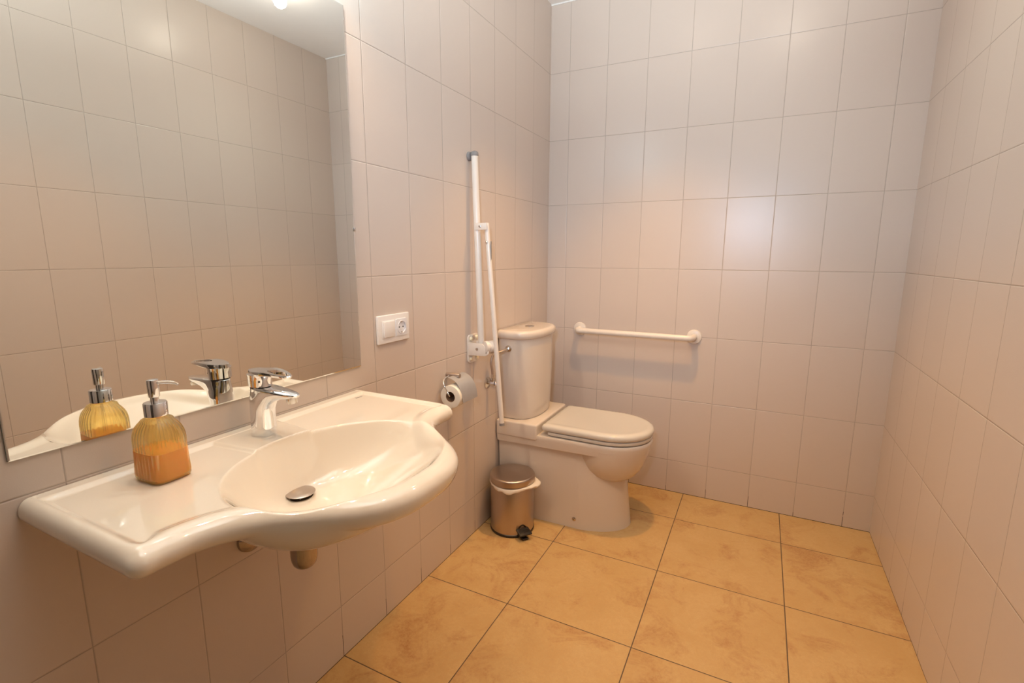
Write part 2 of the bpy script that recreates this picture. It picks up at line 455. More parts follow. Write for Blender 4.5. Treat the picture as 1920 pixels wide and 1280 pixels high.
# drain: dark ring, posts and brushed cap
DX, DY = 0.193, YB
bm = NB(); lathe(bm, [(0, -0.002), (0.0265, -0.002), (0.0265, 0.0015), (0.022, 0.0025), (0.020, 0.0045), (0, 0.0045)], (DX, DY, zt0), n=40)
dr = finish('drain_fitting', bm, m_dark, basin)
for k in range(6):
    a = k * PI / 3 + 0.3
    bm = NB(); tube(bm, [(DX + .023 * math.cos(a), DY + .023 * math.sin(a), zt0 + .001), (DX + .023 * math.cos(a), DY + .023 * math.sin(a), zt0 + .0085)], 0.0011, 8)
    finish('drain_post', bm, m_steel, dr)
bm = NB(); lathe(bm, [(0, 0.0075), (0.0300, 0.0075), (0.0315, 0.0085), (0.0315, 0.0095), (0.0300, 0.0105), (0.015, 0.0118), (0, 0.0120)], (DX, DY, zt0), n=56)
finish('drain_cap', bm, m_steel, basin)['label'] = 'round brushed metal pop-up drain cap'
# small grey maker mark near the right rear corner
tc = bpy.data.curves.new('maker_mark', 'FONT'); tc.body = 'Roca'; tc.size = 0.012; tc.extrude = 0.0002; tc.align_x = 'CENTER'
tmp = bpy.data.objects.new('maker_mark_text', tc); C.objects.link(tmp)
bpy.context.view_layer.update()
tme = bpy.data.meshes.new_from_object(tmp.evaluated_get(bpy.context.evaluated_depsgraph_get()))
bpy.data.objects.remove(tmp); tme.name = 'maker_mark'; tme.materials.clear(); tme.materials.append(m_grey_ink)
to = bpy.data.objects.new('maker_mark', tme); C.objects.link(to)
to.parent = basin; to.rotation_euler = (0, 0, PI / 2)
to.location = Vector((0.052, -1.545, 0.8331)) - basin.location

# ---------------------------------------------------------------- trap under the basin
trap = thing('bottle_trap', 'chrome bottle trap with rounded cup under the washbasin bowl', 'trap', (DX, DY, 0.536))
zc = 0.536
bm = NB(); lathe(bm, [(0, 0), (0.010, 0.001), (0.020, 0.005), (0.0255, 0.012), (0.0285, 0.022), (0.0295, 0.032), (0.0295, 0.078), (0.028, 0.080), (0.016, 0.081), (0, 0.081)], (0.19, DY, zc), n=48)
finish('trap_cup', bm, m_pipe, trap)
bm = NB(); tube(bm, [(0.19, DY, zc + 0.08), (0.19, DY, zc + 0.118), (0.193, DY, 0.693)], 0.0155, 24)
finish('tail_pipe', bm, m_pipe, trap)
bm = NB(); tube(bm, [(0.170, DY, 0.595), (0.02, DY, 0.560), (0.004, DY, 0.557)], 0.0155, 24)
finish('waste_pipe', bm, m_pipe, trap)
bm = NB(); lathe(bm, [(0, 0), (0.036, 0), (0.034, 0.006), (0.022, 0.014), (0.017, 0.016), (0, 0.016)], (0.001, DY, 0.557), (1, 0, 0), 48)
finish('wall_flange', bm, m_pipe, trap)

# ---------------------------------------------------------------- tap
TX, TY, TZ = 0.078, -1.878, 0.8375
tap = thing('basin_tap', 'chrome single lever mixer tap standing on the washbasin ledge', 'tap', (TX, TY, TZ))
def tap_sec(z, xr, xf, wy, tilt=0.0, wf=None, n=48, pw=2.3):
    """plan outline: round rear, nose reaching to xf, of half width wy at rear and wf at the nose"""
    wf = wy if wf is None else wf
    out = []
    xm = (xr + xf) / 2; ax = (xf - xr) / 2
    for k in range(n):
        a = 2 * PI * k / n
        c_, s__ = math.cos(a), math.sin(a)
        x = xm + ax * math.copysign(abs(c_) ** (2 / pw), c_)
        f = (x - xr) / (xf - xr)
        wd = wy + (wf - wy) * smoothstep(np.array(f)).item()
        y = wd * math.copysign(abs(s__) ** (2 / pw), s__)
        out.append((TX + x, TY + y, TZ + z - tilt * max(0, x - 0.02)))
    return out
bm = NB()
secs = [tap_sec(0, -.0255, .0275, .0245), tap_sec(.002, -.0262, .0285, .0252), tap_sec(.02, -.0262, .0280, .0250),
        tap_sec(.045, -.0260, .0275, .0245), tap_sec(.062, -.0262, .0300, .0245), tap_sec(.074, -.0264, .0370, .0245, .02),
        tap_sec(.082, -.0265, .0470, .0246, .03, .021), tap_sec(.089, -.0266, .0620, .0248, .04, .020), tap_sec(.095, -.0267, .0780, .0250, .05, .019),
        tap_sec(.099, -.0267, .0960, .0251, .06, .0185), tap_sec(.103, -.0267, .1120, .0252, .06, .019), tap_sec(.108, -.0267, .1200, .0253, .06, .0195),
        tap_sec(.112, -.0266, .1215, .0252, .06, .0195), tap_sec(.1135, -.0255, .1195, .0240, .06, .018)]
loft(bm, secs)
finish('tap_body', bm, m_chrome, tap, angle=60)
bm = NB(); lathe(bm, [(0, 0), (0.0105, 0), (0.0115, 0.002), (0.0115, 0.012), (0, 0.012)], (TX + .101, TY, TZ + .0868), n=32)
finish('aerator', bm, m_chrome_d, tap)
bm = NB(); lathe(bm, [(0, 0), (0.0215, 0), (0.0215, 0.006), (0, 0.006)], (TX, TY, TZ + .111), n=40)
finish('neck_ring', bm, m_black, tap)
bm = NB()
def lev(z, r, fx=0, tilt=0.0):
    return [(TX + math.cos(2 * PI * k / 48) * (r + (fx if math.cos(2 * PI * k / 48) > 0 else 0)), TY + math.sin(2 * PI * k / 48) * r, TZ + z + tilt * math.cos(2 * PI * k / 48)) for k in range(48)]
loft(bm, [lev(.1145, .0225, 0, -.0015), lev(.1155, .0248, 0, -.0015), lev(.130, .0252), lev(.138, .0256, .002), lev(.1425, .0262, .006)])
lever = finish('lever', bm, m_chrome, tap, angle=60)
# loop handle: teardrop ring, plate with an oval hole
bm = NB()
n = 64
def tear(a, inner):
    c_, s__ = math.cos(a), math.sin(a)
    if inner:
        x = 0.063 + 0.031 * c_; y = 0.0115 * s__ * (1 - 0.12 * c_)
    else:
        x = 0.037 + 0.0640 * c_
        y = 0.0268 * math.copysign(abs(s__) ** 0.86, s__) * (1 - 0.26 * smoothstep(np.array((x - 0.01) / 0.10)).item())
    return x, y
def hz(x): return 0.1425 + 0.006 * (1 - math.cos(min(1, max(0, (x + .02) / .13)) * PI)) * 0.5 - 0.010 * smoothstep(np.array((x - 0.03) / 0.08)).item()
outer_t, outer_b, in_t, in_b, outer_m = [], [], [], [], []
for k in range(n):
    a = 2 * PI * k / n
    xo, yo = tear(a, False); xi, yi = tear(a, True)
    th = 0.010 - 0.004 * smoothstep(np.array((xo - .02) / .07)).item()
    thi = 0.010 - 0.004 * smoothstep(np.array((xi - .02) / .07)).item()
    outer_t.append((TX + xo * .985, TY + yo * .95, TZ + hz(xo) + .0085)); outer_m.append((TX + xo, TY + yo, TZ + hz(xo) + .0065))
    outer_b.append((TX + xo * .985, TY + yo * .93, TZ + hz(xo) + .0085 - th))
    in_t.append((TX + xi, TY + yi, TZ + hz(xi) + .0078)); in_b.append((TX + xi, TY + yi, TZ + hz(xi) + .0078 - thi))
loft(bm, [in_b, in_t, outer_t, outer_m, outer_b, in_b], False, False)
bmesh.ops.remove_doubles(bm, verts=bm.verts, dist=1e-6)
h = finish('loop_handle', bm, m_chrome, lever, angle=50)
bm = NB(); lathe(bm, [(0, 0), (0.0022, 0), (0.0022, 0.0012), (0, 0.0012)], (TX + .0195, TY - .0165, TZ + .128), (0.76, -0.65, 0), 16)
finish('screw_cap', bm, m_dark, lever)

# ---------------------------------------------------------------- soap dispenser
SX, SY, SZ = 0.102, -2.109, 0.8330
soap = thing('soap_dispenser', 'ribbed amber glass soap dispenser half full of orange soap, chrome pump, on the washbasin', 'soap dispenser', (SX, SY, SZ))
ROT = math.radians(2)
def bot_sec(z, ax, ay, rib=0.0, n=192, ribs=30, p=3.0):
    out = []
    for k in range(n):
        a = 2 * PI * k / n
        c_, s__ = math.cos(a), math.sin(a)
        q = (abs(c_) ** p + abs(s__) ** p) ** (-1 / p)
        rr = 1 + rib * (math.cos(ribs * a))
        x, y = ax * q * c_ * rr, ay * q * s__ * rr
        out.append((SX + x * math.cos(ROT) - y * math.sin(ROT), SY + x * math.sin(ROT) + y * math.cos(ROT), SZ + z))
    return out
AX, AY = 0.0410, 0.0345
def prof_b(off, inner):
    L = [(0.0, .88, 0), (0.001, .95, 0), (0.005, .985, .25), (0.012, 1.0, 1), (0.035, 1.0, 1), (0.060, 1.01, 1), (0.075, 1.012, 1), (0.084, .995, 1), (0.092, .95, 1),
         (0.099, .88, 1), (0.105, .79, .9), (0.110, .69, .8), (0.114, .58, .6), (0.117, .47, .3), (0.119, .40, 0), (0.124, .38, 0)]
    out = []
    for z, s, rb in L:
        p = 2.0 + 1.2 * min(1, max(0, (s - .4) / .5)) + 1.6 * max(0, 1 - z / .05)
        zz = z
        if inner: zz = max(0.004, z - 0.001) if z < .05 else z - 0.0018 * (s > .45) - 0.0002
        out.append(bot_sec(zz, AX * s - off, (AY * s - off) if s > .6 else (AX * s - off), (0.016 * rb) * (0.3 if inner else 1), p=p))
    return out
bm = NB()
o_s = prof_b(0, False)
i_s = prof_b(0.0022, True)[2:]
loft(bm, o_s + i_s[::-1])
finish('glass_bottle', bm, m_glass, soap, angle=80)
bm = NB()
lev_z = 0.057
loft(bm, [bot_sec(.0025, AX * .93 - .0016, AY * .93 - .0016, p=4.4), bot_sec(.010, AX - .0013, AY - .0013, p=4.4), bot_sec(lev_z - .001, AX - .0013, AY - .0013, p=4.4), bot_sec(lev_z, AX - .0015, AY - .0015, p=4.4)])
finish('liquid_soap', bm, m_soap, soap, angle=60)
bm = NB(); lathe(bm, [(0.0005, 0), (0.0022, 0), (0.0022, 0.105), (0.0005, 0.105)], (SX + .002, SY, SZ + .012), n=12)
finish('dip_tube', bm, m_clearp, soap)
bm = NB(); lathe(bm, [(0.0, 0), (0.0178, 0), (0.0188, 0.001), (0.0188, 0.024), (0.0178, 0.0255), (0.008, 0.0265), (0, 0.0265)], (SX, SY, SZ + .1195), n=48)
cap = finish('collar', bm, m_chrome, soap)
bm = NB(); lathe(bm, [(0, 0), (0.0068, 0), (0.0068, 0.009), (0.0086, 0.0095), (0.0092, 0.0108), (0.0096, 0.0395), (0.0092, 0.0415), (0.006, 0.0425), (0, 0.0427)], (SX, SY, SZ + .1455), n=40)
pump = finish('pump_head', bm, m_chrome, soap)
bm = NB()
nd = Vector((0.86, 0.50, 0)).normalized()
pb = Vector((SX, SY, SZ + .1455 + .036))
tube(bm, curve([pb + nd * .008, pb + nd * .025 + Vector((0, 0, .0008)), pb + nd * .040 + Vector((0, 0, -.001)), pb + nd * .0445 + Vector((0, 0, -.0042))], 6), [.0032] + [.0030] * 11 + [.0024] * 7, 14)
finish('nozzle', bm, m_clearp, pump)
# ---------------------------------------------------------------- switch and socket plate
sw = thing('switch_socket_plate', 'white double wall plate with light switch and round power socket, right of the mirror', 'switch and socket', (0, -1.33, 1.007))
sy0, sy1, sz0, sz1 = -1.408, -1.252, 0.962, 1.054
bm = NB(); box(bm, 0.0005, 0.0095, sy0, sy1, sz0, sz1, 0.0025)
fr = finish('frame', bm, m_plastic, sw)
bm = NB(); box(bm, 0.009, 0.0125, sy0 + .020, -1.3315, sz0 + .018, sz1 - .018, 0.0012); finish('switch_surround', bm, m_plastic, sw)
bm = NB()
ry0, ry1, rz0, rz1 = sy0 + .0235, -1.3345, sz0 + .0205, sz1 - .0205
prism(bm, [(0.012, rz0), (0.0150, rz0), (0.0128, (rz0 + rz1) / 2), (0.0175, rz1), (0.012, rz1)][:2] + [(0.0168, rz1), (0.012, rz1)], 'y', ry0, ry1, 0.0008)
finish('rocker', bm, m_plastic, sw)
bm = NB()
cy, cz = -1.2955, (sz0 + sz1) / 2
# socket insert: square face with a round well
n = 48
sq = []
for k in range(n):
    a = 2 * PI * k / n + PI / 4
    c_, s__ = math.cos(a), math.sin(a); q = 0.0285 / max(abs(c_), abs(s__)); q = min(q, 0.0385)
    sq.append((c_ * q, s__ * q))
def ring(x, r): return [(x, cy + r * math.cos(2 * PI * k / n + PI / 4), cz + r * math.sin(2 * PI * k / n + PI / 4)) for k in range(n)]
loft(bm, [[(0.0092, cy + p[0], cz + p[1]) for p in sq], [(0.0125, cy + p[0] * .985, cz + p[1] * .985) for p in sq], ring(0.0130, 0.0225), ring(0.0145, 0.0215), ring(0.0145, 0.0200), ring(0.0100, 0.0190)])
si = finish('socket_insert', bm, m_plastic_w, sw)
for dy, dz, nm in ((-0.0095, 0.0, 'pin_hole'), (0.0095, 0.0, 'pin_hole')):
    bm = NB(); lathe(bm, [(0, 0), (0.0026, 0), (0.0026, 0.0006), (0, 0.0006)], (0.0099, cy + dy, cz), (1, 0, 0), 16); finish(nm, bm, m_black, si)
for s in (-1, 1):
    bm = NB(); box(bm, 0.0095, 0.0135, cy - .003, cy + .003, cz + s * .0175 - .0022, cz + s * .0175 + .0022, 0.0004); finish('earth_clip', bm, m_chrome_d, si)

# ---------------------------------------------------------------- toilet paper holder and roll
tp = thing('toilet_paper_holder', 'brushed steel toilet paper holder with curved cover, on the wall beside the washbasin', 'paper holder', (0, -1.018, 0.783))
bm = NB(); lathe(bm, [(0, 0), (0.0085, 0), (0.0085, 0.060), (0.0078, 0.0615), (0, 0.0618)], (0.0005, -1.018, 0.783), (1, -0.02, 0.02), 32)
post = finish('wall_post', bm, m_steel, tp)
RX, RZ, RR2 = 0.054, 0.712, 0.0445
bm = NB()
tube(bm, curve([(0.016, -1.028, 0.780), (0.020, -1.062, 0.777), (0.030, -1.0835, 0.762), (0.046, -1.0840, 0.735), (0.054, -1.0835, 0.7195), (0.055, -1.070, 0.7170), (0.055, -1.00, 0.7170)], 8), 0.0028, 12)
finish('wire_arm', bm, m_chrome, tp)
bm = NB()
arc, inn = [], []
P0, P1, P2 = (0.034, 0.783), (0.096, 0.777), (0.103, 0.690)
for k in range(19):
    t = k / 18
    x = (1 - t) ** 2 * P0[0] + 2 * t * (1 - t) * P1[0] + t * t * P2[0]
    z = (1 - t) ** 2 * P0[1] + 2 * t * (1 - t) * P1[1] + t * t * P2[1]
    tx, tz = 2 * (1 - t) * (P1[0] - P0[0]) + 2 * t * (P2[0] - P1[0]), 2 * (1 - t) * (P1[1] - P0[1]) + 2 * t * (P2[1] - P1[1])
    L = math.hypot(tx, tz)
    arc.append((x, z)); inn.append((x + tz / L * 0.0008, z - tx / L * 0.0008))
sec = arc + inn[::-1]
loft(bm, [[(x, yy, z) for x, z in sec] for yy in (-1.062, -0.955)])
finish('cover', bm, m_cover, tp, angle=60)
roll = thing('toilet_roll', 'half used white toilet paper roll hanging in the steel holder', 'toilet roll', (RX, -1.02, RZ - RR2))
bm = NB()
n = 64
def rr(y, r, ecc=0): return [(RX + r * math.cos(2 * PI * k / n), y, RZ + r * math.sin(2 * PI * k / n)) for k in range(n)]
loft(bm, [rr(-1.076, .0205), rr(-1.0765, .0422), rr(-1.0755, .0442), rr(-1.072, RR2), rr(-.982, RR2), rr(-.978, .0435), rr(-.978, .0205), rr(-1.076, .0205)], False, False)
bmesh.ops.remove_doubles(bm, verts=bm.verts, dist=1e-6)
finish('paper', bm, m_paper, roll)
bm = NB()
loft(bm, [rr(-1.075, .0195), rr(-1.075, .0204), rr(-.979, .0204), rr(-.979, .0195), rr(-1.075, .0195)], False, False)
bmesh.ops.remove_doubles(bm, verts=bm.verts, dist=1e-6)
finish('cardboard_core', bm, m_card, roll)

# ---------------------------------------------------------------- folding grab bar on the left wall
GY = -0.835
gb = thing('folding_grab_bar', 'tall white fold-up grab bar swung upright on its wall bracket beside the toilet', 'grab bar', (0, GY, 0.80))
bm = NB()
pl = []
for cx_, cz_, a0 in ((-.783 - .016, .917 - .016, 0), (-.866 + .016, .917 - .016, 90), (-.866 + .016, .797 + .016, 180), (-.783 - .016, .797 + .016, 270)):
    for k in range(7):
        a = math.radians(a0 + 15 * k); pl.append((cx_ + .016 * math.cos(a), cz_ + .016 * math.sin(a)))
prism(bm, pl, 'x', 0.0005, 0.0075, 0.0015)
plate = finish('wall_plate', bm, m_white, gb)
for by_, bz_, mt_ in ((-.848, .899, m_cream), (-.802, .902, m_cream), (-.848, .815, m_cream), (-.802, .813, m_cream)):
    bm = NB(); lathe(bm, [(0, 0), (0.0085, 0), (0.0085, 0.005), (0.0065, 0.008), (0, 0.009)], (0.0075, by_, bz_), (1, 0, 0), 24)
    finish('bolt_cover', bm, mt_, plate)
bm = NB(); lathe(bm, [(0, 0), (0.011, 0), (0.011, 0.003), (0.006, 0.004), (0, 0.004)], (0.0075, -.826, .902), (1, 0, 0), 24); finish('bolt_washer', bm, m_chrome_d, plate)
# hinge block (folded plate, faces the camera side)
bm = NB()
prism(bm, [(0.007, .832), (0.088, .836), (0.104, .846), (0.104, .856), (0.074, .886), (0.007, .886)], 'y', GY - .030, GY - .0255, 0.0012)
prism(bm, [(0.007, .832), (0.088, .836), (0.104, .846), (0.104, .856), (0.074, .886), (0.007, .886)], 'y', GY + .0255, GY + .030, 0.0012)
box(bm, 0.007, 0.012, GY - .026, GY + .026, .832, .886)
br = finish('hinge_bracket', bm, m_white, gb)
for bx, bz, r in ((.048, .862, .0058), (.093, .850, .0035)):
    bm = NB(); lathe(bm, [(0, 0), (r, 0), (r, 0.002), (r * .5, 0.0026), (r * .45, 0.001), (0, .001)], (bx, GY - .030, bz), (0, -1, 0), 20); finish('hinge_pin', bm, m_chrome_d, br)
bm = NB(); lathe(bm, [(0, 0), (0.020, 0), (0.0245, 0.003), (0.0245, 0.016), (0.0215, 0.019), (0.0215, 0.022), (0.0245, 0.025), (0.0245, 0.044), (0.020, 0.048), (0, 0.048)], (0.080, GY - .024, .872), (0.55, 0.83, 0), 36)
finish('pivot_joint', bm, m_white, gb)
pt, pbm = Vector((0.0275, GY, 1.632)), Vector((0.052, GY, 0.872))
bm = NB(); tube(bm, [pt, pbm], 0.0138, 28); finish('main_tube', bm, m_white, gb)
bm = NB()
dd = (pt - pbm).normalized()
lathe(bm, [(0.0138, 0), (0.0155, 0.0005), (0.0155, 0.004), (0.0152, 0.009), (0.014, 0.0145), (0.009, 0.018), (0.003, 0.0198), (0, 0.020)], pt - dd * 0.001, dd, 32)
finish('end_cap', bm, m_rubber, gb)['label'] = 'grey rubber end cap'
# wall buffer behind the top of the tube
bm = NB(); lathe(bm, [(0, 0), (0.0175, 0), (0.018, 0.003), (0.016, 0.009), (0.010, 0.0125), (0, 0.0125)], (0.0005, GY, 1.632), (1, 0, 0), 24); finish('rubber_buffer', bm, m_rubber, gb)
# support leg, hinged at the middle of the tube
lt, lb = Vector((0.0790, GY + .002, 1.372)), Vector((0.150, GY - .002, 0.548))
bm = NB(); tube(bm, [lt, lb], 0.0102, 24)
leg = finish('support_leg', bm, m_white, gb)
ld = (lb - lt).normalized()
bm = NB(); lathe(bm, [(0, -.002), (0.0105, -.002), (0.0105, 0.007), (0.011, 0.009), (0, 0.009)], lb, ld, 28); finish('foot_ferrule', bm, m_rubber, leg)
bm = NB()
prism(bm, [(0.036, 1.345), (0.090, 1.345), (0.090, 1.372), (0.036, 1.372)], 'y', GY - .0185, GY - .0160, 0.0008)
hb = finish('leg_hinge', bm, m_white, gb)
for c_ in ((0.060, GY - .0185, 1.359), (0.0855, GY - .0110, 1.297)):
    bm = NB(); lathe(bm, [(0, -.004), (0.0052, -.004), (0.0052, 0.0025), (0.003, 0.004), (0, 0.004)], c_, (0, -1, 0), 20); finish('hinge_screw', bm, m_chrome_d, hb)
bm = NB(); box(bm, .0995, .1015, GY - .003, GY + .003, 1.18, 1.30, 0.0006, mat=None); finish('spring_strip', bm, m_rubber, leg)

# ---------------------------------------------------------------- straight grab rail on the back wall
gr = thing('wall_grab_rail', 'short horizontal white grab rail on the back wall beside the toilet', 'grab rail', (0.5, 0, 0.845))
gz = 0.846
bm = NB()
xa, xb, yo = 0.200, 0.800, -0.070
path = []
for a in np.linspace(0, PI / 2, 10): path.append((xa + .028 * (1 - math.sin(PI / 2 - a)) if False else xa + 0.028 - 0.028 * math.cos(a), yo + 0.028 - 0.028 * math.sin(a), gz))
path = [(xa, -0.006, gz), (xa, -0.025, gz)] + path
path2 = [(xa + xb - p[0], p[1], p[2]) for p in path[::-1]]
tube(bm, path + path2, 0.0148, 24)
finish('rail_tube', bm, m_white, gr, angle=60)
for x in (xa, xb):
    bm = NB(); lathe(bm, [(0, 0), (0.036, 0), (0.0365, 0.002), (0.034, 0.007), (0.026, 0.0095), (0.0165, 0.0105), (0, 0.0105)], (x, -0.0005, gz), (0, -1, 0), 48)
    finish('flange', bm, m_white, gr)

# ---------------------------------------------------------------- toilet
YT = -0.428
wc = thing('toilet', 'cream white close-coupled toilet with closed lid in the left rear corner', 'toilet', (0.0, YT, 0.0))
def dsec(z, x0, x1, hw, r, hwb=None, n=72, sq=2.4, xs=None):
    """plan section: square rear at x0, sides parallel, rounded nose ending at x1 with straight part up to xs"""
    hwb = hw if hwb is None else hwb
    xs = x1 - hw * 1.05 if xs is None else xs
    pts = []
    m = n // 2
    # nose from -y side to +y side
    for k in range(m + 1):
        a = -PI / 2 + PI * k / m
        c_, s__ = math.cos(a), math.sin(a)
        pts.append((xs + (x1 - xs) * abs(c_) ** (2 / sq), hw * math.copysign(abs(s__) ** (2 / sq), s__)))
    # +y side back to rear, rounded rear corners
    cr = r
    q = n - m - 1
    side_pts = []
    for k in range(1, 9):
        f = k / 9; side_pts.append((xs + (x0 + cr - xs) * f, hw + (hwb - hw) * f))
    for k in range(5):
        a = PI / 2 * k / 4; side_pts.append((x0 + cr - cr * math.sin(a), hwb - cr + cr * math.cos(a)))
    pts += side_pts
    pts += [(x, -y) for x, y in side_pts[::-1]]
    return [(x, YT + y, z) for x, y in pts]
# body: skirt, flaring to rim
bm = NB()
S = []
# pedestal foot: broad skirt, narrow nose
def psec(z, x1, hw, xs, hwb):
    pts = []
    m = 36; a0 = math.radians(76)
    for k in range(m + 1):
        a = -a0 + 2 * a0 * k / m
        c_, s__ = math.cos(a), math.sin(a)
        pts.append((xs + (x1 - xs) * (c_ - math.cos(a0)) / (1 - math.cos(a0)), hw * s__ / math.sin(a0)))
    side = []
    for k in range(1, 9):
        f = k / 9; side.append((xs + (0.014 - xs) * f, hw + (hwb - hw) * f))
    for k in range(5):
        a = PI / 2 * k / 4; side.append((0.014 - 0.010 * math.sin(a), hwb - 0.010 + 0.010 * math.cos(a)))
    pts += side + [(x, -y) for x, y in side[::-1]]
    return [(x, YT + y, z) for x, y in pts]
for z, x1, hw, xs, hwb in ((0.0, .618, .153, .425, .160), (0.008, .617, .152, .425, .160), (.10, .606, .149, .415, .162), (.22, .592, .147, .405, .164), (.30, .578, .147, .395, .168), (.376, .56, .147, .385, .172)):
    S.append(psec(z, x1, hw, xs, hwb))
loft(bm, S)
finish('pedestal', bm, m_cer_wc, wc, angle=7)
# bowl bulging through the pedestal, under the rim
bm = NB()
B = []
cxb = 0.508
for z, ax_, ay_, xc in ((.215, .045, .040, .50), (.222, .075, .068, .502), (.235, .105, .097, .506), (.26, .130, .124, .508), (.29, .149, .143, .509), (.32, .162, .156, .510), (.35, .172, .165, .511), (.385, .180, .173, .512), (.40, .182, .176, .512)):
    B.append([(xc + ax_ * math.cos(2 * PI * k / 64), YT + ay_ * math.sin(2 * PI * k / 64), z) for k in range(64)])
loft(bm, B)
finish('bowl', bm, m_cer_wc, wc, angle=60)
# rim flange running from the wall to the nose
bm = NB()
loft(bm, [dsec(.374, .004, .688, .170, .008, .184, xs=.50, sq=2.15), dsec(.392, .004, .693, .174, .008, .188, xs=.50, sq=2.15), dsec(.412, .004, .697, .178, .008, .191, xs=.50, sq=2.15), dsec(.424, .004, .698, .179, .008, .192, xs=.50, sq=2.15),
          dsec(.430, .004, .694, .176, .008, .190, xs=.50, sq=2.15)])
finish('rim', bm, m_cer_wc, wc, angle=50)
# raised shelf that carries the cistern
bm = NB()
box(bm, 0.004, 0.214, YT - .193, YT + .193, .405, .4805, 0.009, 4)
finish('cistern_shelf', bm, m_cer_wc, wc, angle=50)
# cistern
def csec(z, x1, hw, n=72, x0=0.006, flat=0.085, cr=0.012, sq=2.3):
    """flat rear and sides, bowed front"""
    pts = []
    m = 40
    for k in range(m + 1):
        a = -PI / 2 + PI * k / m
        c_, s__ = math.cos(a), math.sin(a)
        y = hw * math.copysign(abs(s__) ** 0.80, s__)
        x = flat + (x1 - flat) * (abs(c_) ** 0.95)
        pts.append((x, y))
    for k in range(1, 4): pts.append((flat + (x0 + cr - flat) * k / 4, hw))
    for k in range(5):
        a = PI / 2 * k / 4; pts.append((x0 + cr - cr * math.sin(a), hw - cr + cr * math.cos(a)))
    tail = pts[m + 1:]
    pts += [(x, -y) for x, y in tail[::-1]]
    return [(x, YT + y, z) for x, y in pts]
bm = NB()
loft(bm, [csec(.4812, .168, .158), csec(.487, .172, .163), csec(.53, .174, .166), csec(.70, .180, .172), csec(.80, .179, .175), csec(.868, .181, .177)])
finish('cistern', bm, m_cer_wc, wc, angle=50)
bm = NB()
loft(bm, [csec(.866, .184, .181), csec(.870, .190, .187), csec(.880, .194, .191), csec(.892, .194, .191), csec(.900, .190, .187), csec(.9045, .182, .178), csec(.9055, .170, .167)])
lidc = finish('cistern_lid', bm, m_cer_wc, wc, angle=50)
bm = NB(); lathe(bm, [(0, 0), (0.023, 0), (0.023, 0.002), (0.0205, 0.0035), (0.0190, 0.003), (0.012, 0.0036), (0, 0.0038)], (.088, YT, .9052), n=40)
finish('flush_button', bm, m_chrome_d, lidc)
# seat and lid
def ssec(z, x0, x1, hw, s=1.0, xs=.50):
    return dsec(z, x0, x1, hw, 0.014, hw - .003, sq=2.12, xs=xs)
bm = NB()
loft(bm, [ssec(.4335, .262, .690, .168), ssec(.4355, .258, .696, .174), ssec(.442, .257, .698, .176), ssec(.449, .258, .697, .175), ssec(.4515, .262, .692, .170)])
finish('seat', bm, m_seat, wc, angle=50)
bm = NB()
loft(bm, [ssec(.4525, .236, .692, .171), ssec(.4550, .232, .698, .178), ssec(.463, .230, .702, .181), ssec(.473, .231, .701, .180), ssec(.480, .235, .695, .175), ssec(.4835, .244, .683, .163), ssec(.4840, .256, .672, .152), ssec(.4825, .268, .660, .141)])
finish('seat_lid', bm, m_seat, wc, angle=50)
for s in (-1, 1):
    bm = NB(); tube(bm, [(.247, YT + s * .075 - .022, .447), (.247, YT + s * .075 + .022, .447)], 0.0095, 20); finish('lid_hinge', bm, m_seat, wc)
bm = NB(); lathe(bm, [(0, 0), (0.0095, 0), (0.0095, 0.002), (0.006, 0.0045), (0, 0.005)], (.392, YT - .1530, .045), (0, -1, 0), 24)
fs = finish('fixing_screw', bm, m_chrome_d, wc)
bm = NB(); lathe(bm, [(0, 0), (0.0028, 0), (0.0028, 0.0008), (0, 0.0008)], (.392, YT - .1577, .045), (0, -1, 0), 12); finish('screw_socket', bm, m_dark, fs)
# cistern inlet nut on the side
bm = NB(); lathe(bm, [(0, 0), (0.0155, 0), (0.0155, 0.004), (0.010, 0.006), (0.010, 0.016), (0, 0.016)], (.062, YT - .1745, .822), (0, -1, 0), 6 * 4)
finish('inlet_nut', bm, m_chrome_d, wc)

# ---------------------------------------------------------------- stop valve and hose
VY, VZ = -0.695, 0.674
va = thing('stop_valve', 'small chrome stop valve on the wall between grab bar and toilet', 'valve', (0, VY, VZ))
bm = NB(); lathe(bm, [(0, 0), (0.0270, 0), (0.0265, 0.003), (0.018, 0.007), (0.012, 0.009), (0, 0.009)], (0.0005, VY, VZ), (1, 0, 0), 40); finish('escutcheon', bm, m_chrome_d, va)
bm = NB(); tube(bm, [(0.008, VY, VZ), (0.030, VY, VZ)], 0.0085, 20); tube(bm, [(0.028, VY, VZ - .001), (0.028, VY, VZ + .026)], 0.0088, 20); lathe(bm, [(0, 0), (0.0115, 0), (0.0115, 0.018), (0, 0.018)], (0.022, VY, VZ), (1, 0, 0), 8)
finish('valve_body', bm, m_chrome_d, va)
bm = NB(); lathe(bm, [(0, 0), (0.010, 0), (0.0125, 0.003), (0.0125, 0.017), (0.010, 0.020), (0, 0.020)], (0.042, VY, VZ), (1, 0, 0), 10); finish('valve_knob', bm, m_chrome, va)
hs = thing('supply_hose', 'thin braided water hose rising from the stop valve to the toilet cistern', 'hose', (0.028, VY, VZ + .026))
bm = NB(); tube(bm, curve([(0.028, VY, VZ + .034), (0.028, VY - .004, VZ + .065), (0.026, VY - .010, VZ + .10), (0.033, VY + .002, VZ + .133), (0.054, VY + .030, VZ + .142), (0.062, VY + .055, VZ + .1465), (0.062, VY + .068, VZ + .148)], 8), 0.0056, 14); finish('braided_sleeve', bm, m_hose, hs)
bm = NB(); lathe(bm, [(0, 0), (0.0085, 0), (0.0085, 0.012), (0.007, 0.016), (0, 0.016)], (0.028, VY, VZ + .025), (0, 0, 1), 6); finish('hose_nut', bm, m_chrome_d, hs)
